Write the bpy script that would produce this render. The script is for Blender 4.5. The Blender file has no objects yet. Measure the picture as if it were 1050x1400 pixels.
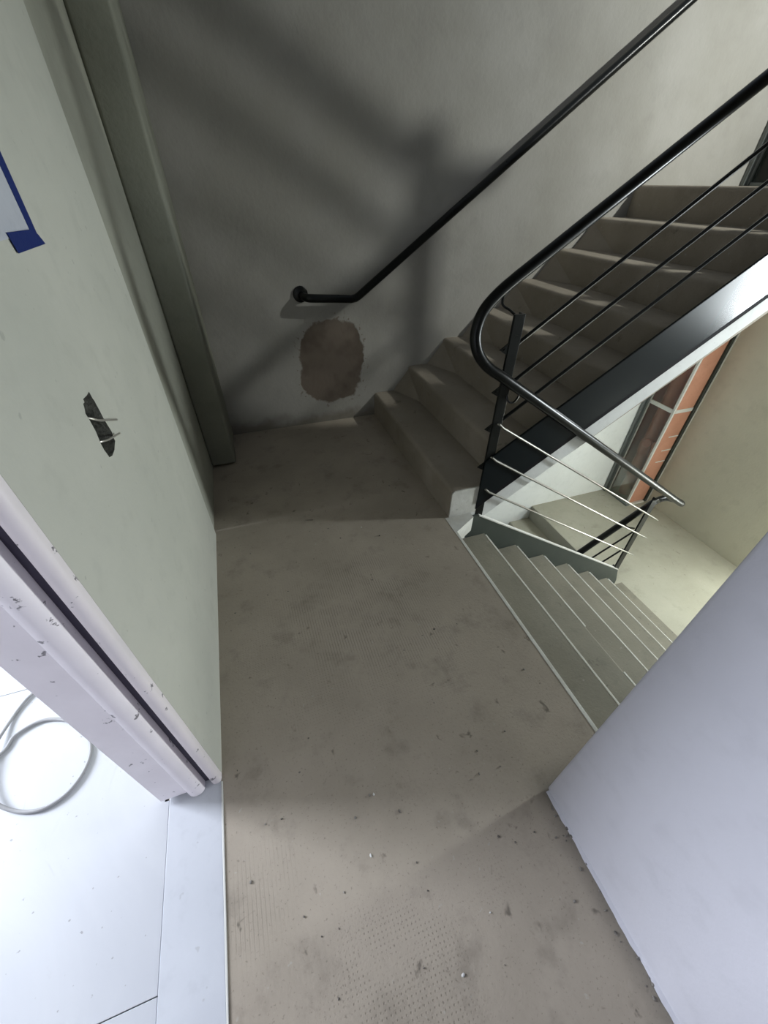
import bpy, bmesh, math, random
from mathutils import Vector, Matrix
random.seed(7)
S = bpy.context.scene
COL = S.collection

# ------------------------------------------------------------------ camera
cd = bpy.data.cameras.new('camera')
cam = bpy.data.objects.new('camera', cd); COL.objects.link(cam)
R = ((0.94591, -0.20187, 0.25398), (-0.32433, -0.60849, 0.72426), (0.00834, -0.76745, -0.64105))
M = Matrix(((R[0][0], -R[0][1], -R[0][2], 0), (R[1][0], -R[1][1], -R[1][2], 0), (R[2][0], -R[2][1], -R[2][2], 1.4006), (0, 0, 0, 1)))
cam.matrix_world = M
cd.sensor_fit = 'VERTICAL'; cd.sensor_height = 36; cd.lens = 13.8905
cd.clip_start = 0.02
S.camera = cam

# ------------------------------------------------------------------ world, lights, exposure
w = bpy.data.worlds.new('world'); S.world = w; w.use_nodes = True
w.node_tree.nodes['Background'].inputs[0].default_value = (.75, .85, 1, 1)
w.node_tree.nodes['Background'].inputs[1].default_value = .3

def area(name, loc, size, direction, power, col, spread=math.pi):
    l = bpy.data.lights.new(name, 'AREA'); l.shape = 'RECTANGLE'
    l.size, l.size_y = size; l.energy = power; l.color = col; l.spread = spread
    o = bpy.data.objects.new(name, l); COL.objects.link(o)
    o.location = loc
    o.rotation_euler = Vector(direction).to_track_quat('-Z', 'Y').to_euler()
    return o
# narrow stair window between the half landings, and the ones a storey up and down
area('stair_window_daylight', (4.03, .55, .82), (.22, .62), (-1, 0.0, 0), 80, (.89, .97, 1.0))
area('upper_landing_lamp', (4.03, .55, 3.12), (.085, .085), (-.6, 1, -.65), 32, (.97, 1.0, .95), 1.9)
area('lower_window_daylight', (4.03, .6, -.75), (.3, .8), (-1, .35, 0), 26, (.95, 1.0, .92))
# window of the room behind the doorway
area('room_window_daylight', (-3.05, 1.72, 1.5), (.85, 1.3), (1, -.75, -.16), 205, (.84, .89, 1.0))
# added fill light inside the glazed shaft, brightens the pipes behind the pane
area('shaft_fill_light', (3.93, 2.56, 1.16), (.2, .2), (0, 0, -1), 9.0, (1.0, .97, .92))
S.view_settings.view_transform = 'Standard'
S.view_settings.look = 'None'
S.view_settings.gamma = 1
S.view_settings.use_curve_mapping = False
S.view_settings.exposure = 0.0

# ------------------------------------------------------------------ materials
class NT:
    def __init__(s, name):
        s.m = bpy.data.materials.new(name); s.m.use_nodes = True
        s.t = s.m.node_tree; s.n = s.t.nodes; s.b = s.n['Principled BSDF']
        s.pos = s.n.new('ShaderNodeNewGeometry').outputs['Position']
    def link(s, a, b): s.t.links.new(a, b)
    def val(s, sock, v):
        if isinstance(v, (int, float)): sock.default_value = v
        elif isinstance(v, tuple): sock.default_value = v if len(v) == len(sock.default_value) else tuple(v) + (1,)
        else: s.link(v, sock)
    def math(s, op, a, b=0.0, c=None, clamp=False):
        n = s.n.new('ShaderNodeMath'); n.operation = op; n.use_clamp = clamp
        s.val(n.inputs[0], a); s.val(n.inputs[1], b)
        if c is not None: s.val(n.inputs[2], c)
        return n.outputs[0]
    def noise(s, scale, detail=4, rough=.55, vec=None, dist=0):
        n = s.n.new('ShaderNodeTexNoise'); n.inputs['Scale'].default_value = scale
        n.inputs['Detail'].default_value = detail; n.inputs['Roughness'].default_value = rough
        n.inputs['Distortion'].default_value = dist
        s.link(vec or s.pos, n.inputs['Vector']); return n.outputs['Fac']
    def voro(s, scale, vec=None):
        n = s.n.new('ShaderNodeTexVoronoi'); n.inputs['Scale'].default_value = scale
        s.link(vec or s.pos, n.inputs['Vector']); return n.outputs['Distance']
    def ramp(s, f, lo, hi):
        n = s.n.new('ShaderNodeMapRange'); n.interpolation_type = 'SMOOTHSTEP'
        s.val(n.inputs[0], f); n.inputs[1].default_value = lo; n.inputs[2].default_value = hi
        return n.outputs[0]
    def mix(s, f, a, b):
        n = s.n.new('ShaderNodeMix'); n.data_type = 'RGBA'
        s.val(n.inputs[0], f); s.val(n.inputs[6], a); s.val(n.inputs[7], b); return n.outputs[2]
    def xyz(s):
        n = s.n.new('ShaderNodeSeparateXYZ'); s.link(s.pos, n.inputs[0]); return n.outputs
    def scaled(s, v):
        n = s.n.new('ShaderNodeVectorMath'); n.operation = 'MULTIPLY'; s.link(s.pos, n.inputs[0]); n.inputs[1].default_value = v
        return n.outputs[0]
    def bump(s, h, strength, dist=.01):
        n = s.n.new('ShaderNodeBump'); n.inputs['Strength'].default_value = strength; n.inputs['Distance'].default_value = dist
        s.link(h, n.inputs['Height']); s.link(n.outputs[0], s.b.inputs['Normal'])
    def done(s, col, rough=.8, spec=.3, metal=0.0):
        s.val(s.b.inputs['Base Color'], col); s.val(s.b.inputs['Roughness'], rough)
        s.b.inputs['Specular IOR Level'].default_value = spec; s.b.inputs['Metallic'].default_value = metal
        return s.m

def plaster(name, a, b, scale=2.5, rough=.85, bump=.25, spots=0.0, spotcol=(.12, .11, .09), bscale=60):
    k = NT(name)
    c = k.mix(k.ramp(k.noise(scale, 6), .35, .68), a, b)
    c = k.mix(k.math('MULTIPLY', k.ramp(k.noise(scale * 9, 3), .5, .75), .25), c, tuple(x * .8 for x in b))
    if spots:
        f = k.math('MULTIPLY', k.ramp(k.noise(34, 2), .70, .74), spots)
        c = k.mix(f, c, spotcol)
    h = k.math('ADD', k.noise(bscale, 4), k.math('MULTIPLY', k.noise(6, 3), 1.5))
    k.bump(h, bump, .006)
    return k.done(c, rough)

def concrete(name, a, b, grid=False, dirt=.5):
    k = NT(name)
    c = k.mix(k.ramp(k.noise(2.2, 6, .6), .33, .68), a, b)
    c = k.mix(k.math('MULTIPLY', k.ramp(k.noise(7, 6, .65), .52, .72), .45 * dirt), c, tuple(x * .55 for x in b))
    c = k.mix(k.math('MULTIPLY', k.ramp(k.noise(16, 3, .6, dist=.6), .655, .75), .62 * dirt), c, (.045, .038, .03))
    c = k.mix(k.math('MULTIPLY', k.ramp(k.noise(140, 2), .62, .72), .35 * dirt), c, (.09, .08, .065))
    c = k.mix(k.math('MULTIPLY', k.ramp(k.noise(45, 2), .70, .76), .3), c, (.5, .49, .46))
    h = k.noise(90, 5, .6)
    if grid:
        x, y, z = k.xyz()
        def lines(v, per):
            s_ = k.math('SINE', k.math('MULTIPLY', v, 2 * math.pi / per))
            return k.ramp(s_, .35, .95)
        lx, ly = lines(x, .0105), lines(y, .0105)
        def blob(cx, cy, r0, r1):
            d = k.math('SQRT', k.math('ADD', k.math('POWER', k.math('SUBTRACT', x, cx), 2.0), k.math('POWER', k.math('SUBTRACT', y, cy), 2.0)))
            return k.ramp(k.math('ADD', d, k.math('MULTIPLY', k.math('SUBTRACT', k.noise(5, 4), .5), .5)), r1, r0)
        worn = k.ramp(k.noise(10, 4, .6), .38, .56)
        ma = k.math('MULTIPLY', k.math('MAXIMUM', blob(.28, 1.02, .16, .42), k.math('MULTIPLY', blob(-.26, .2, .04, .16), .35)), worn)
        mb = k.math('MULTIPLY', k.math('MAXIMUM', k.math('MAXIMUM', blob(.05, -.08, .12, .26), blob(.32, .03, .02, .10)), blob(.2, .9, .1, .6)), worn)
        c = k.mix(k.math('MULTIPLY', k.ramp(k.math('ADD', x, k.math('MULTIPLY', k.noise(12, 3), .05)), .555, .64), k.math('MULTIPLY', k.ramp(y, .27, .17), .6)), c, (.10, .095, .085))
        gm = k.math('MAXIMUM', k.math('MULTIPLY', lx, ma), k.math('MULTIPLY', k.math('MULTIPLY', lx, ly), mb))
        c = k.mix(k.math('MULTIPLY', gm, .42), c, tuple(x * .45 for x in b))
        h = k.math('SUBTRACT', k.math('MULTIPLY', h, .5), k.math('MULTIPLY', gm, .5))
    k.bump(h, .35, .004)
    return k.done(c, .78, .3)

def back_wall_mat():
    k = NT('back_wall_plaster')
    x, y, z = k.xyz()
    c = k.mix(k.ramp(k.noise(1.6, 5), .35, .7), (.43, .42, .39), (.36, .35, .315))
    c = k.mix(k.math('MULTIPLY', k.ramp(k.noise(5, 5, .6), .5, .75), .35), c, (.31, .30, .275))
    # dirt along the foot of the wall at the landing
    foot = k.math('MULTIPLY', k.ramp(k.math('ADD', z, k.math('MULTIPLY', k.noise(9, 4), -.16)), .03, -.07), k.ramp(z, -.1, -.02))
    c = k.mix(k.math('MULTIPLY', foot, .7), c, (.16, .14, .11))
    # damp repair patch of raw render
    n1 = k.math('MULTIPLY', k.math('SUBTRACT', k.noise(8, 5, .6), .5), .50)
    dx = k.math('DIVIDE', k.math('SUBTRACT', k.math('SUBTRACT', x, .535), k.math('MULTIPLY', z, .07)), .225)
    dz = k.math('DIVIDE', k.math('SUBTRACT', z, .43), .275)
    d = k.math('POWER', k.math('ADD', k.math('POWER', k.math('ABSOLUTE', dx), 2.8), k.math('POWER', k.math('ABSOLUTE', dz), 2.8)), .357)
    d = k.math('ADD', d, n1)
    patch = k.ramp(d, 1.02, .95)
    pc = k.mix(k.ramp(k.noise(4.5, 3), .4, .6), (.145, .118, .095), (.20, .165, .135))
    rim = k.math('MULTIPLY', k.ramp(d, 1.30, 1.0), k.ramp(k.noise(38, 3), .60, .66))
    c = k.mix(k.math('MULTIPLY', rim, .8), c, (.2, .165, .13))
    c = k.mix(patch, c, pc)
    h = k.math('ADD', k.math('MULTIPLY', k.noise(50, 5), .6), k.math('ADD', k.math('MULTIPLY', k.noise(5, 3), 1.6), k.math('MULTIPLY', patch, -.7)))
    k.bump(h, .35, .008)
    return k.done(c, .88, .2)

def painted(name, col, rough=.35, spec=.5, metal=0.0, wear=.15, bump=.05, coat=0):
    k = NT(name)
    c = k.mix(k.math('MULTIPLY', k.ramp(k.noise(14, 5), .5, .72), wear), col, tuple(min(1, x * 1.5 + .004) for x in col))
    k.bump(k.noise(120, 3), bump, .002)
    m = k.done(c, k.math('ADD', k.math('MULTIPLY', k.noise(18, 4), .15), rough - .07), spec, metal)
    k.b.inputs['Coat Weight'].default_value = coat
    return m

def chipped(name, a, b, chip=(.07, .06, .07)):
    k = NT(name)
    c = k.mix(k.ramp(k.noise(5, 5), .4, .66), a, b)
    f = k.math('MULTIPLY', k.ramp(k.noise(30, 4, .65), .635, .675), .8)
    c = k.mix(f, c, chip)
    k.bump(k.noise(40, 4), .15, .004)
    return k.done(c, .5, .4)

def tiles_mat():
    k = NT('white_floor_tile')
    c = k.mix(k.ramp(k.noise(1.5, 6, .6, dist=.8), .35, .7), (.56, .575, .60), (.49, .505, .54))
    streak = k.ramp(k.noise(14, 4, .6, vec=k.scaled((1.0, .45, 1)), dist=1.0), .66, .78)
    c = k.mix(k.math('MULTIPLY', streak, .35), c, (.35, .34, .36))
    c = k.mix(k.math('MULTIPLY', k.ramp(k.noise(60, 2), .70, .75), .6), c, (.2, .19, .19))
    k.bump(k.noise(50, 3), .05, .002)
    return k.done(c, .4, .4)

def glass_mat():
    m = bpy.data.materials.new('clear_glass'); m.use_nodes = True
    t = m.node_tree; n = t.nodes; n.clear()
    o = n.new('ShaderNodeOutputMaterial'); mx = n.new('ShaderNodeMixShader'); tr = n.new('ShaderNodeBsdfTransparent')
    tr.inputs[0].default_value = (.93, .96, .94, 1)
    gl = n.new('ShaderNodeBsdfGlossy'); gl.inputs['Roughness'].default_value = .08
    lw = n.new('ShaderNodeFresnel'); lw.inputs[0].default_value = 1.45
    mu = n.new('ShaderNodeMath'); mu.operation = 'MULTIPLY'; mu.inputs[1].default_value = .5; t.links.new(lw.outputs[0], mu.inputs[0]); t.links.new(mu.outputs[0], mx.inputs[0]); t.links.new(tr.outputs[0], mx.inputs[1]); t.links.new(gl.outputs[0], mx.inputs[2])
    t.links.new(mx.outputs[0], o.inputs[0]); return m

def plain(name, col, rough, spec):
    k = NT(name); return k.done(col, rough, spec)

MAT = dict(
    back=back_wall_mat(),
    left=plaster('left_wall_plaster', (.52, .52, .455), (.47, .475, .415), 1.6, .8, .18, .35, (.25, .25, .22)),
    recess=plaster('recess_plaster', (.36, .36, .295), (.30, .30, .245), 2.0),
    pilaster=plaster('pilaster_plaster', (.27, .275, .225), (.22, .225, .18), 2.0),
    endw=plaster('end_wall_plaster', (.62, .60, .50), (.56, .54, .445), 1.3),
    flankw=plaster('raw_grey_plaster', (.26, .26, .24), (.20, .20, .185), 2.0),
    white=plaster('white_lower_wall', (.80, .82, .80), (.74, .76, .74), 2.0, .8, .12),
    right=plaster('right_wall_plaster', (.51, .51, .555), (.48, .48, .525), 1.5, .8, .12),
    room=plaster('room_plaster', (.84, .83, .85), (.80, .79, .81)),
    ceil=plaster('ceiling_plaster', (.33, .33, .31), (.28, .28, .26)),
    soffit=plaster('soffit_plaster', (.66, .67, .66), (.60, .61, .60), 2.5, .8, .15, .3, (.3, .3, .3)),
    mortar=plaster('raw_mortar', (.16, .16, .135), (.07, .07, .06), 30, .95, .8),
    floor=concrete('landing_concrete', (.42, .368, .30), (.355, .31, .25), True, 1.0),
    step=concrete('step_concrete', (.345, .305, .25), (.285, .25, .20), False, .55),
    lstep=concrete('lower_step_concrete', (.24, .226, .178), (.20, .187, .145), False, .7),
    llanding=concrete('lower_landing_concrete', (.43, .42, .345), (.37, .36, .29), False, .6),
    nose=plaster('worn_white_edge', (.74, .74, .68), (.62, .61, .55), 12, .6, .3),
    cap=plaster('white_painted_concrete', (.62, .62, .58), (.5, .49, .45), 8, .7, .2, .3),
    iron=painted('black_painted_iron', (.006, .007, .007), .30, .28, 0, .2, .03, .0),
    plate=plain('dark_stringer_paint', (.008, .011, .013), .25, .12),
    groove=painted('black_gap_shade', (.004, .004, .006), .8, .1, 0, 0),
    plate_low=painted('grey_green_stringer_paint', (.060, .072, .064), .4, .5, 0, .2, .12),
    rod=painted('bare_steel_rod', (.30, .29, .26), .32, .5, .8, .2, .03),
    frame=chipped('frame_paint', (.87, .82, .85), (.82, .77, .80)),
    strip=chipped('plaster_edge_paint', (.80, .74, .75), (.74, .69, .70)),
    seal=painted('purple_grey_seal', (.055, .048, .075), .6, .3),
    tile=tiles_mat(),
    sill=plaster('threshold_white', (.58, .60, .64), (.53, .55, .59), 3, .45, .05, .4, (.35, .35, .36)),
    terracotta=painted('terracotta_pipe', (.34, .12, .075), .35, .5, 0, .3, .03),
    brickred=plaster('orange_shaft_plaster', (.58, .29, .195), (.50, .245, .16), 5),
    whiteframe=painted('white_frame_paint', (.66, .66, .62), .4, .5),
    greyframe=painted('grey_frame_paint', (.16, .18, .175), .35, .5),
    greenframe=painted('dark_green_frame_paint', (.022, .032, .026), .35, .5),
    glass=glass_mat(),
    tape=painted('blue_masking_tape', (.008, .022, .13), .55, .3, 0, .1, .2),
    film=plaster('masking_paper', (.50, .52, .57), (.46, .48, .53), 6, .5, .2),
    cable=painted('grey_cable_sheath', (.32, .32, .33), .5, .4),
    wire=painted('bare_wire', (.45, .43, .38), .35, .5, .5),
    crumb=plaster('mortar_crumb', (.30, .28, .25), (.1, .09, .08), 60),
    lightcrumb=plaster('white_crumb', (.8, .8, .78), (.6, .6, .58), 60),
)

# ------------------------------------------------------------------ builders
def link(name, me, m, parent=None, base=(0, 0, 0), smooth=False):
    o = bpy.data.objects.new(name, me); COL.objects.link(o)
    for mm in (m if isinstance(m, (list, tuple)) else [m]): me.materials.append(mm)
    if smooth:
        for p in me.polygons: p.use_smooth = True
    if parent is not None: o.parent = parent
    else: o.location = base
    return o

def base_of(parent):
    v = Vector((0, 0, 0))
    while parent is not None:
        v += parent.location; parent = parent.parent
    return v

def obj(name, bm, m, parent=None, base=None, smooth=False, auto=None):
    """bm holds world coordinates; base is the origin (a top-level mesh) or the parent's origin."""
    off = base_of(parent) if parent is not None else Vector(base or (0, 0, 0))
    bmesh.ops.translate(bm, verts=bm.verts, vec=-off)
    bmesh.ops.recalc_face_normals(bm, faces=bm.faces)
    me = bpy.data.meshes.new(name); bm.to_mesh(me); bm.free()
    o = link(name, me, m, parent, off)
    if smooth or auto:
        ang = auto or math.radians(40)
        b2 = bmesh.new(); b2.from_mesh(me)
        for f in b2.faces: f.smooth = True
        for e in b2.edges:
            if len(e.link_faces) == 2 and e.calc_face_angle(0) > ang: e.smooth = False
        b2.to_mesh(me); b2.free()
    return o

def thing(name, label, cat, loc, group=None):
    o = bpy.data.objects.new(name, None); COL.objects.link(o); o.location = loc
    o['label'] = label; o['category'] = cat
    if group: o['group'] = group
    return o
def tag(o, label, cat, group=None):
    o['label'] = label; o['category'] = cat
    if group: o['group'] = group
    return o
def structure(o, label=None):
    o['kind'] = 'structure'
    if label: o['label'] = label
    return o
def struct_root(name, loc, label=None):
    o = bpy.data.objects.new(name, None); COL.objects.link(o); o.location = loc
    return structure(o, label)

def box(bm, lo, hi, bev=0, seg=2):
    b = bmesh.new(); bmesh.ops.create_cube(b, size=1)
    for v in b.verts:
        v.co = Vector([(lo[i] + hi[i]) / 2 + v.co[i] * (hi[i] - lo[i]) for i in range(3)])
    if bev: bmesh.ops.bevel(b, geom=list(b.edges), offset=bev, segments=seg, affect='EDGES', profile=.5)
    me = bpy.data.meshes.new('t'); b.to_mesh(me); b.free(); bm.from_mesh(me); bpy.data.meshes.remove(me)
    return bm
def B(lo, hi, bev=0, seg=2): return box(bmesh.new(), lo, hi, bev, seg)

def prism(bm, pts, a, b, axis='y'):
    """closed polygon extruded from a to b along an axis; pts are the other two coordinates in order"""
    def P(p, t):
        return {'y': (p[0], t, p[1]), 'z': (p[0], p[1], t), 'x': (t, p[0], p[1])}[axis]
    v1 = [bm.verts.new(P(p, a)) for p in pts]; v2 = [bm.verts.new(P(p, b)) for p in pts]
    n = len(pts)
    bm.faces.new(v1); bm.faces.new(v2[::-1])
    for i in range(n): bm.faces.new((v1[i], v2[i], v2[(i + 1) % n], v1[(i + 1) % n]))
    return bm

def tube(bm, pts, r, seg=12, cap=True):
    pts = [Vector(p) for p in pts]; rings = []
    t0 = (pts[1] - pts[0]).normalized()
    up = Vector((0, 0, 1)) if abs(t0.z) < .9 else Vector((1, 0, 0))
    nrm = t0.cross(up).normalized()
    for i, p in enumerate(pts):
        t = (pts[min(i + 1, len(pts) - 1)] - pts[max(i - 1, 0)]).normalized()
        nrm = (nrm - t * nrm.dot(t)).normalized(); bn = t.cross(nrm)
        rr = r[i] if isinstance(r, (list, tuple)) else r
        rings.append([bm.verts.new(p + rr * (math.cos(a) * nrm + math.sin(a) * bn)) for a in [2 * math.pi * k / seg for k in range(seg)]])
    for a, b in zip(rings, rings[1:]):
        for k in range(seg): bm.faces.new((a[k], a[(k + 1) % seg], b[(k + 1) % seg], b[k]))
    if cap: bm.faces.new(rings[0][::-1]); bm.faces.new(rings[-1])
    return bm

def smooth_path(pts, n=8):
    P = [Vector(p) for p in pts]; P = [2 * P[0] - P[1]] + P + [2 * P[-1] - P[-2]]; out = []
    for i in range(1, len(P) - 2):
        a, b, c, d = P[i - 1:i + 3]
        for k in range(n):
            t = k / n
            out.append(.5 * ((2 * b) + (c - a) * t + (2 * a - 5 * b + 4 * c - d) * t * t + (3 * b - a - 3 * c + d) * t ** 3))
    out.append(P[-2]); return out

# ------------------------------------------------------------------ dimensions
RISE = .175
YS = 1.43            # line between the two flights
YB = 2.74            # back wall
YF = .20             # wall beside the lower flight
XE = 4.05            # end wall
XU, GU = .872, .268  # upper flight: first riser, going
XD, GD = .864, .260  # lower flight: floor edge, going
XW = -.325           # left wall
XR = .60             # right wall

# ------------------------------------------------------------------ setting: floors
f = bmesh.new()
prism(f, [(XW - .16, YB), (XW - .16, .53), (XW, .53), (XW, -3.0), (XR + .2, -3.0), (XR + .2, YF - .02), (XD - .012, YF - .02), (XD - .012, YS - .003), (XD + .01, YS - .003), (XD + .01, YB)], -.22, 0, 'z')
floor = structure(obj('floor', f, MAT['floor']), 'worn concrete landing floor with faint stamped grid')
o = obj('edge_strip', B((XD - .012, YF - .02, -.05), (XD + .003, 1.31, .0015), .0015), MAT['nose'], floor); o['label'] = 'worn white edge of the landing'
b = bmesh.new(); prism(b, [(XD - .012, 1.31), (XD + .003, 1.31), (1.005, 1.388), (1.005, YS - .004), (XD - .012, YS - .004)], -.10, .001, 'z')
o = obj('corner_slab', b, MAT['cap'], floor); o['label'] = 'white painted corner of the landing edge'

room = struct_root('floor', (-1.6, .3, 0), 'bright white tiled floor of the room beyond the doorway')
box_ = B((-3.2, -2.2, -.2), (-.478, 3.0, -.012)); obj('screed', box_, MAT['flankw'], room)
ys = [-2.2, -.955, .145, 1.05, 2.05, 3.0]; xs = [-3.2, -2.5, -1.78, -1.10, -.4722]
for i in range(len(xs) - 1):
    for j in range(len(ys) - 1):
        obj('tile', B((xs[i] + .0009, ys[j] + .0009, -.012), (xs[i + 1] - .0009, ys[j + 1] - .0009, 0), .001, 1), MAT['tile'], room)
o = obj('trim_1', B((-.472, -.42, -.05), (XW - .003, .70, .002), .0015), MAT['sill'], None, (-.4, .05, -.05)); structure(o, 'white doorway threshold slab')
q = obj('edge_strip', B((XW - .003, -.42, -.03), (XW + .002, .53, .0035), .001), MAT['whiteframe'], o); q['label'] = 'bright metal edge of the threshold'

for nm, x0, z, m in (('floor', 2.68, -1.4, 'llanding'), ('floor', XU + 7 * GU + .04, 1.4, 'step')):
    x1 = x0 if z > 0 else 2.745
    fb = bmesh.new(); prism(fb, [(x0, YF), (XE, YF), (XE, YB), (x1, YB), (x1, YS + .07), (x0, YS + .07)], z - .2, z, 'z')
    structure(obj('floor', fb, MAT[m]), 'concrete lower half landing' if z < 0 else 'concrete upper half landing at eye level')

# ------------------------------------------------------------------ setting: walls
structure(obj('wall_back', B((-.6, YB, -3.0), (XE + .15, YB + .2, 3.0)), MAT['back']), 'grey plastered back wall with damp patch')

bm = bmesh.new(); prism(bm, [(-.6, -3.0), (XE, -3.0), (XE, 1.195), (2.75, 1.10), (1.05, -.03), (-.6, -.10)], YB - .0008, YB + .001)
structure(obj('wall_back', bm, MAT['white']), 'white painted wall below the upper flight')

# left wall with the chase broken into it
hole = [(0.955, 1.051), (0.959, 1.03), (0.962, 0.993), (0.971, 0.956), (0.966, 0.938), (0.94, 0.931), (0.899, 0.938), (0.892, 0.959), (0.897, 0.996), (0.892, 1.035), (0.903, 1.049), (0.913, 1.054)]
hole = [(.930 + (y - .930) * 1.12, .992 + (z - .992) * 1.10) for y, z in hole]
h2 = []
for i, p in enumerate(hole):
    q = hole[(i + 1) % len(hole)]
    h2.append(p); h2.append(((p[0] + q[0]) / 2 + random.uniform(-.004, .004), (p[1] + q[1]) / 2 + random.uniform(-.004, .004)))
lw = bmesh.new()
Y0, Y1, ZT, xb = .553, 1.685, 2.8, -.475
outer = [(Y0, 0), (Y1, 0), (Y1, ZT), (Y0, ZT)]
vo = [lw.verts.new((XW, y, z)) for y, z in outer]
vh = [lw.verts.new((XW, y, z)) for y, z in h2]
ed = [lw.edges.new((vo[i], vo[(i + 1) % 4])) for i in range(4)] + [lw.edges.new((vh[i], vh[(i + 1) % len(vh)])) for i in range(len(vh))]
bmesh.ops.triangle_fill(lw, use_beauty=True, edges=ed)
cy, cz = .93, .99
v2 = [lw.verts.new((XW - .045 - random.uniform(0, .015), cy + (v.co.y - cy) * .82, cz + (v.co.z - cz) * .85)) for v in vh]
n = len(vh); pit = []
for i in range(n): pit.append(lw.faces.new((vh[i], vh[(i + 1) % n], v2[(i + 1) % n], v2[i])))
pit.append(lw.faces.new(v2))
for q in pit: q.material_index = 1
# rounded end of the wall and its sides
arc = [(XW - .022 + .022 * math.cos(a), Y1 + .022 * math.sin(a)) for a in [math.pi / 2 * k / 6 for k in range(7)]]
prof = arc + [(xb, Y1 + .022)]
pv = [[lw.verts.new((x, y, z)) for x, y in prof] for z in (0, ZT)]
for i in range(len(prof) - 1): lw.faces.new((pv[0][i], pv[0][i + 1], pv[1][i + 1], pv[1][i]))
bk = [lw.verts.new(p) for p in ((xb, Y0, 0), (xb, Y0, ZT))]
lw.faces.new((pv[0][-1], bk[0], bk[1], pv[1][-1])); lw.faces.new((bk[0], vo[0], vo[3], bk[1]))
me = bpy.data.meshes.new('wall_left')
bmesh.ops.remove_doubles(lw, verts=lw.verts, dist=1e-5)
wl = obj('wall_left', lw, [MAT['left'], MAT['mortar']]); structure(wl, 'pale grey left wall with a broken cable chase')
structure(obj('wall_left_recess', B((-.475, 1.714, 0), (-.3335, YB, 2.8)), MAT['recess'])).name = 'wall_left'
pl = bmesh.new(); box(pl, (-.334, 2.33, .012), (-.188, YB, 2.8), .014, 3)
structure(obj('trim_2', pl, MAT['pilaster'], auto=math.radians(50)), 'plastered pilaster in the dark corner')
structure(obj('wall_left', B((-.475, -3.0, 0), (XW, -.42, 2.8)), MAT['left']))
structure(obj('wall_left', B((-.475, -.42, 2.1), (XW, .553, 2.8)), MAT['left']))
# right wall block, slightly rounded arris
rw = bmesh.new(); box(rw, (XR, -3.0, 0), (XR + .3, YF - .002, 2.8), .008, 3)
structure(obj('wall_right', rw, MAT['right'], auto=math.radians(50)), 'bluish white wall end on the right')
structure(obj('wall_right', B((XR + .3, YF - .2, -3.0), (XE + .15, YF - .002, 3.0)), MAT['flankw']))
# end wall with its narrow stair windows left open
we = bmesh.new()
for lo, hi in (((XE, YF - .2, -3.0), (XE + .2, .40, 3.2)), ((XE, .75, -3.0), (XE + .2, YB, 3.2)), ((XE, .40, -3.0), (XE + .2, .75, -1.16)),
               ((XE, .40, -.33), (XE + .2, .75, .14)), ((XE, .40, 1.19), (XE + .2, .75, 2.65))):
    box(we, lo, hi)
structure(obj('wall_end', we, MAT['endw']), 'beige plastered end wall of the stairwell')
# corridor end, room shell, ceilings
structure(obj('wall_corridor', B((XW - .15, -3.2, 0), (XR + .3, -3.0, 2.8)), MAT['left'])).name = 'wall_near'
rm = bmesh.new()
for lo, hi in (((-3.4, -2.4, 0), (-3.2, 1.25, 2.8)), ((-3.4, 2.2, 0), (-3.2, 3.2, 2.8)), ((-3.4, 1.25, 0), (-3.2, 2.2, .8)), ((-3.4, 1.25, 2.2), (-3.2, 2.2, 2.8)),
               ((-3.2, 3.0, 0), (-.475, 3.2, 2.8)), ((-3.2, -2.4, 0), (-.475, -2.2, 2.8))):
    box(rm, lo, hi)
structure(obj('wall_room', rm, MAT['room']))
structure(obj('ceiling', B((-3.4, -3.2, 2.8), (XD, YB + .1, 3.0)), MAT['ceil']))

# ------------------------------------------------------------------ setting: doorway frame
d1 = struct_root('door_1', (-.4, .53, 0), 'white painted doorway jamb with dark seal groove')
def vprof(name, pts, z0, z1, m, auto=None):
    b = bmesh.new(); prism(b, pts, z0, z1, 'z'); return obj(name, b, m, d1, auto=auto)
vprof('jamb', [(-.490, .528), (-.418, .528), (-.418, .56), (-.490, .56)], .018, 2.1, MAT['frame'])
mp = [(-.418, .560), (-.418, .528)] + [(-.395 + .023 * math.cos(a), .530 - .017 * math.sin(a)) for a in [math.pi - math.pi * k / 8 for k in range(9)]] + [(-.372, .56)]
vprof('moulding', mp, .006, 2.1, MAT['frame'], math.radians(50))
vprof('seal', [(-.372, .546), (-.353, .546), (-.353, .56), (-.372, .56)], .004, 2.1, MAT['seal'])
sp = [(-.353, .5525), (-.353, .538)] + [(-.343 + .010 * math.cos(a), .538 - .010 * math.sin(a)) for a in [math.pi - math.pi / 2 * k / 4 for k in range(5)]] + \
     [(-.337 + .012 * math.cos(a), .540 + .012 * math.sin(a)) for a in [-math.pi / 2 + math.pi / 2 * k / 4 for k in range(5)]] + [(-.325, .5525)]
o = vprof('plaster_edge', sp, .004, 2.1, MAT['strip'], math.radians(50)); o['label'] = 'pinkish chipped plaster arris'
vprof('inner_jamb', [(-.490, -.42), (-.34, -.42), (-.34, -.405), (-.490, -.405)], 0, 2.1, MAT['frame'])
obj('head', B((-.490, -.405, 2.07), (-.34, .528, 2.1)), MAT['frame'], d1)

# ------------------------------------------------------------------ staircases
def step_profile(x, z, x2, zb0, zb1, rn=.022, lip=.0):
    """riser at x rising to z, tread back to x2, soffit zb0..zb1"""
    arc = [(x + rn - rn * math.cos(a), z - rn + rn * math.sin(a)) for a in [math.pi / 2 * k / 5 for k in range(6)]]
    return [(x, zb0)] + [(x, z - rn * 1.2)] + arc + [(x2, z), (x2, zb1)]

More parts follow.
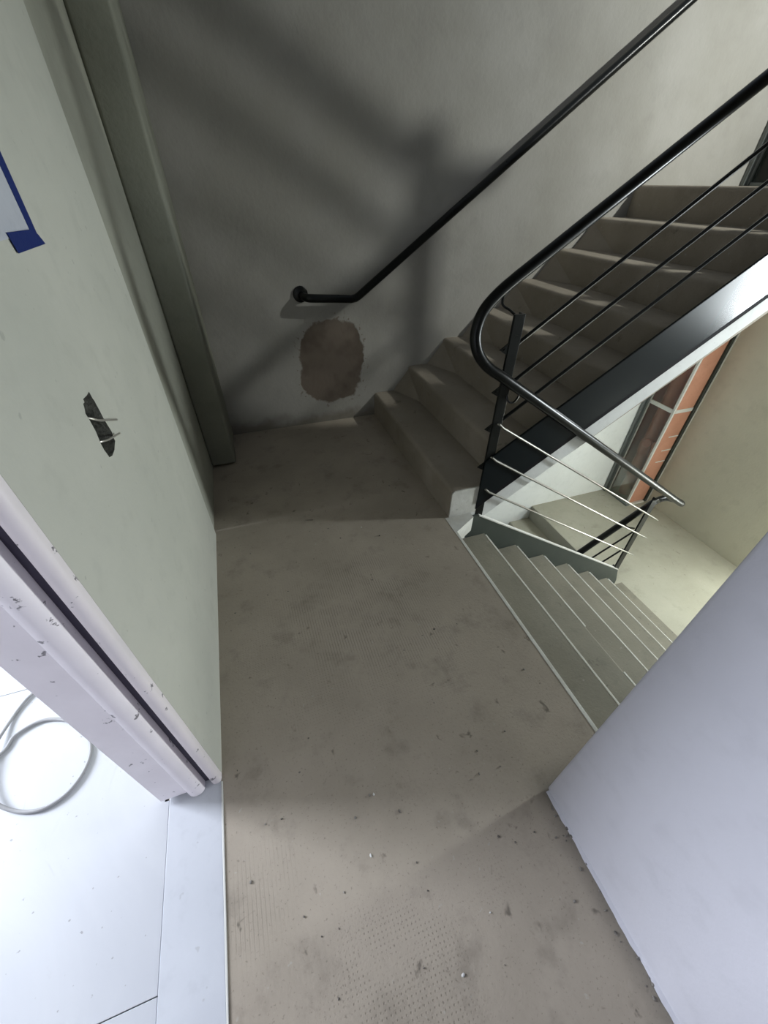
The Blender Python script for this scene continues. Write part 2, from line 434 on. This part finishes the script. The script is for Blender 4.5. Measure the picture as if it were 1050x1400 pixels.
# upper flight, rising away to the right
uf = thing('staircase', 'upper concrete stair flight with dark steel stringer, rising right along the back wall', 'stairs', (XU, 2.08, 0))
sof = lambda x: max(-.22, -.06 + .66 * (x - 1.08))
for i in range(1, 9):
    x = XU + (i - 1) * GU; x2 = x + GU - .0008; z = i * RISE
    if i == 8: break
    bm = bmesh.new()
    prism(bm, step_profile(x, z, x2, max(sof(x), z - RISE - .19), max(sof(x2), z - RISE - .19)), YS + .002, YB - .001)
    # plaster fillet in the corner between riser and wall
    if i > 1:
        zz = z - RISE
        a, b_, c_, d_ = [bm.verts.new(p) for p in ((x - .115, YB - .002, zz + .001), (x + .001, YB - .26, zz + .001), (x + .001, YB - .002, zz + .001), (x + .012, YB - .002, z - .012))]
        for t in ((a, b_, d_), (a, c_, b_), (a, d_, c_), (b_, c_, d_)): bm.faces.new(t)
    o = obj('step', bm, MAT['step'], uf, auto=math.radians(35))
bm = bmesh.new(); x8 = XU + 7 * GU
prism(bm, step_profile(x8, 1.4, x8 + .0395, 1.225 - .19, 1.1), YS + .002, YB - .001); obj('step', bm, MAT['step'], uf, auto=math.radians(35))
o = obj('end_cap', prism(bmesh.new(), [(XU + .003, .0015)] + [(XU + .003 + .02 - .02 * math.cos(a), .173 - .02 + .02 * math.sin(a)) for a in [math.pi / 2 * k / 5 for k in range(6)]] + [(1.035, .173), (1.035, .0015)], YS - .006, YS + .001), MAT['cap'], uf)
o['label'] = 'white painted end of the lowest step'
top = lambda x: .362 + .664 * (x - 1.08)
bot = lambda x: .058 + .668 * (x - 1.08)
bm = bmesh.new(); prism(bm, [(1.03, bot(1.03) + .034), (2.70, bot(2.70) + .034), (2.70, top(2.70)), (1.03, top(1.03))], YS - .014, YS - .002)
bmesh.ops.bevel(bm, geom=list(bm.edges), offset=.002, segments=1, affect='EDGES')
o = obj('stringer', bm, MAT['plate'], uf); o['label'] = 'glossy dark steel stringer plate'
bm = bmesh.new(); prism(bm, [(1.03, bot(1.03) - .003), (2.70, bot(2.70) - .003), (2.70, bot(2.70) + .04), (1.03, bot(1.03) + .04)], YS - .007, YS - .003)
obj('stringer_gap_shade', bm, MAT['groove'], uf)  # near-black colour stands in for the shade in the gap below the plate
bm = bmesh.new(); wb = lambda x: -.028 + .66 * (x - 1.08)
prism(bm, [(1.0, -.16), (1.02, wb(1.02) - .03), (2.75, wb(2.75)), (2.75, bot(2.75) - .008), (1.0, bot(1.0) - .008)], YS - .004, YS + .0015)
o = obj('soffit_edge', bm, MAT['soffit'], uf); o['label'] = 'white plastered edge below the stringer'
bm = bmesh.new(); prism(bm, [(1.0, -.17), (1.02, wb(1.02) - .03), (2.75, wb(2.75)), (2.75, wb(2.75) + .03), (1.02, wb(1.02) + .01), (1.0, -.12)], YS + .0016, YB - .002)
obj('soffit', bm, MAT['soffit'], uf)

# lower flight, descending to the right
lf = thing('staircase', 'lower concrete stair flight with white worn nosings, descending right beside the right wall', 'stairs', (XD, .8, -1.4))
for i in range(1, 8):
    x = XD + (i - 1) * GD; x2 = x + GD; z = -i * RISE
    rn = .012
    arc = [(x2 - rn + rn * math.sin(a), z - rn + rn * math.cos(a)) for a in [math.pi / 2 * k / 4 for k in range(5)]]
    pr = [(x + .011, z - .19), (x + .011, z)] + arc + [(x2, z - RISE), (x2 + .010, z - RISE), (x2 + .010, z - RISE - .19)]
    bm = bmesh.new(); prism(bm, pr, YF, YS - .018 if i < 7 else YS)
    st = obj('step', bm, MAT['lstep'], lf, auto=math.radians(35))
    if i < 7:
        # worn white nosing, broken where it has been trodden away
        spans = [(YF + .002, YS - .03)] if i not in (2, 3) else [(YF + .002, .52), (.78, YS - .03)] if i == 2 else [(YF + .002, YS - .03)]
        for a, b_ in spans:
            nb = bmesh.new(); box(nb, (x2 - .009, a, z - .012), (x2 + .0025, b_, z + .0012), .002, 1)
            obj('nosing', nb, MAT['nose'], st)
bm = bmesh.new(); lt = lambda x: -.055 - .664 * (x - 1.104)
prism(bm, [(1.0, -.30), (1.0, -.02), (1.05, -.02), (1.06, lt(1.06)), (2.50, lt(2.50)), (2.555, lt(2.50) - .15), (2.56, -1.19), (2.30, -1.21)], YS - .016, YS - .003)
o = obj('stringer', bm, MAT['plate_low'], lf); o['label'] = 'grey green steel stringer plate'
bm = bmesh.new(); prism(bm, [(1.06, lt(1.06) - .003), (2.50, lt(2.50) - .003), (2.50, lt(2.50) + .005), (1.06, lt(1.06) + .005)], YS - .019, YS + .004)
o = obj('stringer_cap', bm, MAT['whiteframe'], lf); o['label'] = 'pale top edge of the stringer'

# next flight down, falling to the left below the upper flight
# landing edge
nf = thing('staircase', 'concrete flight glimpsed below, dropping left from the lower half landing', 'stairs', (2.74, 2.1, -2.8))
for i in range(1, 8):
    x2 = 2.745 - (i - 1) * GU; x = x2 - GU; z = -1.4 - i * RISE
    pr = [(x, z - RISE), (x, z - .012), (x + .012, z), (x2 - .001, z), (x2 - .001, z - .32), (x, z - .4)]
    obj('step', prism(bmesh.new(), pr, YS + .07, YB - .001), MAT['llanding'], nf)
obj('landing_riser', B((2.733, YS + .07, -1.575), (2.7445, YB - .001, -1.4), .003), MAT['llanding'], nf)
# flight above the lower one
af = thing('staircase', 'flight overhead leading on to the next storey', 'stairs', (2.74, .8, 1.4))
for i in range(1, 8):
    x2 = 2.745 - (i - 1) * GU; x = x2 - GU; z = 1.4 + i * RISE
    pr = [(x, z), (x2 - .022, z), (x2, z - .022), (x2, z - RISE - .2), (x, z - .2)]
    obj('step', prism(bmesh.new(), pr, YF, YS - .02), MAT['step'], af)

ot = lambda x: 1.73 + .655 * (2.745 - x)
bm = bmesh.new(); prism(bm, [(2.76, 1.34), (2.76, 1.60), (2.70, ot(2.70)), (.90, ot(.90)), (.90, ot(.90) - .33), (2.60, ot(2.60) - .33)], YS - .019, YS - .007)
o = obj('stringer', bm, MAT['plate'], af)  # unseen plate, added and raised to keep lamp light off the far landing

# ------------------------------------------------------------------ railing (one welded thing)
rl = thing('stair_railing', 'black tubular stair railing with newel posts and thin horizontal rods, turning between the flights', 'railing', (1.06, 1.44, -.1))
ur = lambda x: 1.113 + .658 * (x - 1.023)
lr = lambda x: .727 - .648 * (x - 1.081)
bend = [(1.10, 1.47, ur(1.10)), (1.03, 1.47, ur(1.03)), (.965, 1.468, 1.070), (.915, 1.462, 1.020), (.890, 1.453, .965), (.886, 1.443, .915), (.905, 1.432, .862), (.950, 1.422, .812), (1.02, 1.413, lr(1.02)), (1.10, 1.41, lr(1.10))]
u2 = lambda x: 2.495 + .53 * (2.85 - x)      # rail of the flight overhead
bend2 = [(1.8, 1.41, u2(1.8)), (2.80, 1.41, u2(2.80)), (2.90, 1.412, 2.475), (2.98, 1.416, 2.455), (3.035, 1.425, 2.445), (3.055, 1.44, 2.44), (3.035, 1.456, 2.43), (2.97, 1.466, 2.40), (2.88, 1.469, 2.345), (2.72, 1.47, ur(2.72))]
path = [(.95, 1.41, u2(.95))] + smooth_path(bend2, 5) + [(2.0, 1.47, ur(2.0)), (1.3, 1.47, ur(1.3))] + smooth_path(bend, 6) + [(1.4, 1.41, lr(1.4)), (2.0, 1.41, lr(2.0))] + \
    smooth_path([(2.62, 1.41, lr(2.62)), (2.72, 1.411, lr(2.72)), (2.79, 1.418, -.378), (2.815, 1.445, -.392), (2.79, 1.478, -.385), (2.70, 1.497, -.365), (2.62, 1.50, -.385), (2.55, 1.50, -.428)], 6) + [(1.9, 1.50, -.88), (1.5, 1.50, -1.16)]
obj('handrail', tube(bmesh.new(), path, .0225, 16), MAT['iron'], rl, smooth=True)
# upper newel: flat bar with a back flange
nb = bmesh.new(); box(nb, (1.036, 1.425, -.115), (1.086, 1.437, 1.005), .0015); box(nb, (1.078, 1.437, -.02), (1.086, 1.462, 1.005), .0015)
obj('newel_post', nb, MAT['iron'], rl)
for z in (.875, .692, .512, .300):
    lug = bmesh.new(); prism(lug, [(1.037, z + .022), (1.000, z - .004), (1.037, z - .026)], 1.427, 1.435)
    tube(lug, [(1.022, 1.424, z - .003), (1.022, 1.440, z - .003)], .006, 8)
    obj('lug', lug, MAT['iron'], rl)
for z in (.862, .684, .510):
    zz = lambda x, z=z: z + .68 * (x - 1.06)
    obj('rod', tube(bmesh.new(), [(1.045, 1.448, zz(1.045)), (2.87, 1.466, zz(2.87))], .0085, 8), MAT['iron'], rl, smooth=True)['label'] = 'dark rod beside the upper flight'
for z, e in ((.526, 2.626), (.344, 2.618), (.148, 2.593)):
    zz = lambda x, z=z: z - .650 * (x - 1.066)
    b_ = tube(bmesh.new(), [(1.062, 1.424, z + .006), (1.067, 1.414, z + .005), (1.085, 1.408, zz(1.085)), (e - .06, 1.408, zz(e - .06)), (e, 1.408, zz(e))], [.0058] * 4 + [.002], 8)
    o = obj('rod', b_, MAT['rod'], rl, smooth=True); o['label'] = 'bare steel rod beside the lower flight'
obj('bracket', tube(bmesh.new(), smooth_path([(1.05, 1.447, 1.0), (1.025, 1.452, 1.018), (1.000, 1.462, 1.032), (.995, 1.468, 1.05), (.997, 1.47, 1.09)], 5), .0048, 8), MAT['iron'], rl, smooth=True)
obj('bracket', tube(bmesh.new(), smooth_path([(1.075, 1.424, .672), (1.082, 1.412, .648), (1.105, 1.408, .638), (1.125, 1.409, .655), (1.135, 1.410, .69)], 5), .0048, 8), MAT['iron'], rl, smooth=True)
# upper post on the half landing and the rods of the flight overhead
nb = bmesh.new(); box(nb, (2.845, 1.425, 1.30), (2.930, 1.437, 2.52), .0015); box(nb, (2.862, 1.437, 1.401), (2.870, 1.462, 2.52), .0015)
obj('newel_post', nb, MAT['iron'], rl)
for z, rr in ((2.31, .015), (2.10, .0068), (1.90, .0068)):
    obj('rod', tube(bmesh.new(), [(2.92 if rr > .01 else 3.0, 1.42, z - .03), (1.0, 1.42, z + .57 * 1.88)], rr, 8), MAT['iron'], rl, smooth=True)['label'] = 'dark rod beside the flight overhead'
# lower post
nb = bmesh.new(); box(nb, (2.462, 1.420, -1.02), (2.512, 1.432, -.275), .0015); box(nb, (2.504, 1.432, -1.02), (2.512, 1.456, -.275), .0015)
obj('newel_post', nb, MAT['iron'], rl)
obj('bracket', tube(bmesh.new(), smooth_path([(2.50, 1.435, -.285), (2.54, 1.44, -.295), (2.60, 1.46, -.345), (2.66, 1.48, -.362)], 5), .010, 8), MAT['iron'], rl, smooth=True)
obj('bracket', tube(bmesh.new(), smooth_path([(2.485, 1.45, -.56), (2.45, 1.47, -.56), (2.42, 1.49, -.54), (2.41, 1.50, -.525)], 5), .0048, 8), MAT['iron'], rl, smooth=True)
for z in (-.60, -.78, -.965):
    zz = lambda x, z=z: z + .68 * (x - 2.56)
    obj('rod', tube(bmesh.new(), [(2.52, 1.47, zz(2.52)), (1.6, 1.50, zz(1.6))], .0068, 8), MAT['iron'], rl, smooth=True)['label'] = 'dark rod beside the flight below'

# wall handrail
wr = thing('wall_handrail', 'black round handrail fixed to the back wall, with a flat end and round rosette', 'handrail', (.40, YB, .86))
wz = lambda x: .835 + .692 * (x - .724)
pth = smooth_path([(.405, YB - .004, .862), (.412, YB - .045, .862), (.43, 2.668, .858), (.47, 2.66, .855), (.60, 2.66, .846), (.70, 2.66, .838)], 4) + [(.728, 2.66, .842), (.75, 2.66, wz(.75)), (1.5, 2.66, wz(1.5)), (3.0, 2.66, wz(3.0))]
obj('rail', tube(bmesh.new(), pth, .0235, 14), MAT['iron'], wr, smooth=True)
obj('rosette', tube(bmesh.new(), [(.400, YB - .001, .868), (.400, YB - .010, .868), (.400, YB - .014, .868)], [.046, .046, .040], 20), MAT['iron'], wr, smooth=True)
for x in (2.85,):
    obj('bracket', tube(bmesh.new(), smooth_path([(x, YB - .002, wz(x) - .09), (x, 2.69, wz(x) - .085), (x, 2.66, wz(x) - .02)], 5), .006, 8), MAT['iron'], wr, smooth=True)

# ------------------------------------------------------------------ glazed pipe shaft in the far corner
BX, BY = 3.775, 2.42
for z0, z1, lab in ((-1.4, 1.2, 'tall glazed shaft with white bars in the far corner of the lower half landing'), (1.4, 2.9, 'dark framed glazed shaft in the corner of the upper half landing')):
    gs = thing('glazed_shaft', lab, 'glazing', (BX, BY, z0))
    low = z0 < 0
    obj('back_panel', B((XE - .012, BY + .01, z0 + .002), (XE - .001, YB - .002, z1)), MAT['brickred'] if low else MAT['greenframe'], gs)
    obj('side_panel', B((BX + .02, YB - .012, z0 + .002), (XE - .013, YB - .001, z1)), MAT['terracotta'] if low else MAT['greenframe'], gs)
    obj('frame_post', B((BX - .055, YB - .03, z0 + .001), (BX - .028, YB - .001, z1), .003), MAT['greyframe'], gs)
    obj('frame_post', B((BX - .027, YB - .045, z0 + .001), (BX - .008, YB - .001, z1), .003), MAT['greyframe'], gs)
    o = obj('frame_post', B((BX - .007, YB - .055, z0 + .001), (BX + .006, YB - .013, z1), .002), MAT['whiteframe'] if low else MAT['greenframe'], gs)
    o['label'] = 'white inner post' if low else 'green inner post'
    obj('corner_post', B((BX - .008, BY - .008, z0 + .02), (BX + .014, BY + .014, z1), .003), MAT['whiteframe'] if low else MAT['greenframe'], gs)
    o = obj('frame_post', B((XE - .040, BY - .022, z0 + .001), (XE - .001, BY + .009, z1), .003), MAT['greenframe'], gs); o['label'] = 'dark green post against the end wall'
    o = obj('edge_bead', B((XE - .010, BY - .030, z0 + .001), (XE - .0005, BY - .022, z1), .001), MAT['whiteframe'], gs)
    obj('sill', B((BX - .03, BY - .025, z0 + .001), (BX + .012, YB - .056, z0 + .020), .002), MAT['greyframe'], gs)
    o = obj('sill', B((BX + .013, BY - .03, z0 + .001), (XE - .057, BY + .012, z0 + .022), .002), MAT['whiteframe'], gs); o['label'] = 'white sill strip'
    obj('pane', B((BX - .002, BY + .015, z0 + .021), (BX + .002, YB - .056, z1)), MAT['glass'], gs)
    o = obj('side_board', B((BX + .015, BY - .003, z0 + .023), (XE - .041, BY + .003, z1)), MAT['brickred'] if low else MAT['greenframe'], gs)
    o['label'] = 'salmon orange side board' if low else 'dark green side board'
    if low:
        for zz in (-.285, .75):
            obj('glazing_bar', B((BX - .009, BY + .014, zz), (BX + .009, YB - .056, zz + .036), .002), MAT['whiteframe'], gs)
            obj('glazing_bar', B((BX + .014, BY - .009, zz), (XE - .041, BY + .009, zz + .036), .002), MAT['whiteframe'], gs)
        for zz in (-.56, -.72, -.86):
            obj('clip', B((BX + .11, BY - .006, zz), (XE - .041, BY - .002, zz + .012), .001), MAT['whiteframe'], gs)
p1 = thing('drain_pipe', 'thick terracotta drain pipe with a socket, left of two behind the corner glazing', 'pipe', (3.90, 2.60, -1.4))
obj('shaft', tube(bmesh.new(), [(3.90, 2.60, -1.38), (3.90, 2.60, 1.2)], .060, 20), MAT['terracotta'], p1, smooth=True)
obj('socket', tube(bmesh.new(), [(3.90, 2.60, -.84), (3.90, 2.60, -.82), (3.90, 2.60, -.70), (3.90, 2.60, -.68)], [.06, .072, .072, .062], 20), MAT['terracotta'], p1, smooth=True)
obj('inspection_cap', tube(bmesh.new(), [(3.86, 2.58, -.70), (3.825, 2.56, -.69), (3.815, 2.555, -.688)], [.05, .05, .042], 18), MAT['terracotta'], p1, smooth=True)
p2 = thing('drain_pipe', 'slimmer terracotta drain pipe nearer the corner post of the glazing', 'pipe', (3.89, 2.475, -1.4))
obj('shaft', tube(bmesh.new(), [(3.89, 2.475, -1.38), (3.89, 2.475, -.70)], .040, 18), MAT['terracotta'], p2, smooth=True)
obj('socket', tube(bmesh.new(), [(3.89, 2.475, -.84), (3.89, 2.475, -.82), (3.89, 2.475, -.70)], [.041, .05, .05], 18), MAT['terracotta'], p2, smooth=True)
obj('inspection_cap', tube(bmesh.new(), [(3.86, 2.47, -.68), (3.83, 2.462, -.67), (3.822, 2.46, -.668)], [.038, .04, .033], 18), MAT['terracotta'], p2, smooth=True)

# ------------------------------------------------------------------ small things
mk = thing('masked_panel', 'paper sheet edged with blue masking tape on the left wall', 'masking', (XW, .9, 1.31))
obj('paper', B((XW + .0005, .72, 1.325), (XW + .0015, 1.045, 1.75)), MAT['film'], mk)
o = obj('tape_strip', prism(bmesh.new(), [(1.040, 1.318), (1.068, 1.316), (1.080, 1.75), (1.045, 1.75)], XW + .0016, XW + .0024, 'x'), MAT['tape'], mk)
o = obj('tape_strip', prism(bmesh.new(), [(.930, 1.333), (1.040, 1.329), (1.068, 1.320), (1.086, 1.303), (.938, 1.304)], XW + .0025, XW + .0034, 'x'), MAT['tape'], mk)

wr_ = [([(-.365, .905, 1.030), (-.335, .915, 1.018), (-.325, .935, 1.002), (-.321, .975, .983), (-.319, 1.022, .961)], .0026, 'straight stub of bare wire jutting from the upper half of the wall chase'),
       ([(-.37, .915, .955), (-.345, .900, .968), (-.330, .893, .972), (-.320, .912, .965), (-.316, .940, .957), (-.314, .985, .943)], .0022, 'curled wire end bent across the lower part of the wall chase'),
       ([(-.37, .900, 1.00), (-.350, .905, .985), (-.338, .895, .972), (-.34, .905, .955)], .003, 'short pale loop of wire inside the bottom of the wall chase')]
for p, r, lab in wr_:
    tag(obj('wire', tube(bmesh.new(), smooth_path(p, 5), r, 8), MAT['wire'], None, p[-1], smooth=True), lab, 'wire')

cab = [(-1.30, .70), (-1.12, .745), (-.985, .825), (-.955, .88), (-.883, .904), (-.794, .869), (-.735, .805), (-.714, .741), (-.727, .682), (-.763, .639), (-.82, .623), (-.888, .643), (-.945, .685), (-.985, .76), (-.998, .85), (-.987, .939), (-.962, 1.0), (-.930, 1.04), (-.85, 1.16)]
pts = [(x, y, .007 + (.012 if 12 <= i <= 14 else 0)) for i, (x, y) in enumerate(cab)]
tag(obj('electrical_cable', tube(bmesh.new(), smooth_path(pts, 8), .0052, 10), MAT['cable'], None, (-.9, .8, .002), smooth=True), 'grey electrical cable looped on the white room floor', 'cable')
c2 = [(-1.16, 1.28), (-1.064, 1.187), (-1.039, 1.127), (-.998, 1.087), (-.962, 1.077), (-.93, 1.10), (-.90, 1.17)]
tag(obj('electrical_cable', tube(bmesh.new(), smooth_path([(x, y, .0075) for x, y in c2], 8), .0035, 8), MAT['cable'], None, (-1.0, 1.12, .003), smooth=True), 'thin cable curl lying farther into the room, beyond the larger loop', 'cable')

# crumbs of mortar and paint swept about the floor
def crumbs(name, pts, m, lo, hi, lab):
    b = bmesh.new()
    for x, y in pts:
        s = random.uniform(lo, hi)
        r_ = bmesh.ops.create_icosphere(b, subdivisions=1, radius=s)
        k = Vector((random.uniform(.7, 1.5), random.uniform(.7, 1.5), random.uniform(.4, .7)))
        for v in r_['verts']:
            v.co = Vector((x + v.co.x * k.x * random.uniform(.8, 1.2), y + v.co.y * k.y * random.uniform(.8, 1.2), .0005 + s * .35 + v.co.z * k.z))
    o = obj(name, b, m); o['kind'] = 'stuff'; tag(o, lab, 'debris')
dark = [(.168, .107), (-.107, .116), (.241, 1.037), (.287, -.067), (-.167, .379), (.567, .378), (.033, .314), (-.037, .174), (.55, .09), (.5, .12), (.3, .9), (.45, .8)]
dark += [(random.uniform(-.28, .8), random.uniform(.25, 2.2)) for _ in range(45)] + [(random.uniform(-.28, .55), random.uniform(-.3, .3)) for _ in range(25)] + [(XR - random.uniform(.004, .03), random.uniform(-.3, .18)) for _ in range(25)]
crumbs('debris', dark, MAT['crumb'], .0015, .0042, 'dark mortar crumbs scattered over the landing floor')
crumbs('debris', [(.188, -.049), (.30, .02), (.05, .22), (.62, 1.25), (.40, 1.5), (.1, .35)], MAT['lightcrumb'], .002, .004, 'few white paint flakes on the concrete floor')
# mortar bead along the foot of the right wall
bm = bmesh.new(); n = 60; ring = []
for i in range(n + 1):
    y = -.9 + 1.09 * i / n; wd = .009 + .0015 * math.sin(i * .9) + random.uniform(-.0015, .0015); hh = .007 + random.uniform(-.001, .001)
    ring.append([bm.verts.new(p) for p in ((XR + .002, y, hh), (XR - wd * .5, y, hh * .5), (XR - wd, y, .0006))])
for a, b_ in zip(ring, ring[1:]):
    for k in range(2): bm.faces.new((a[k], a[k + 1], b_[k + 1], b_[k]))
structure(obj('trim_3', bm, MAT['right']), 'rough mortar bead at the foot of the right wall')
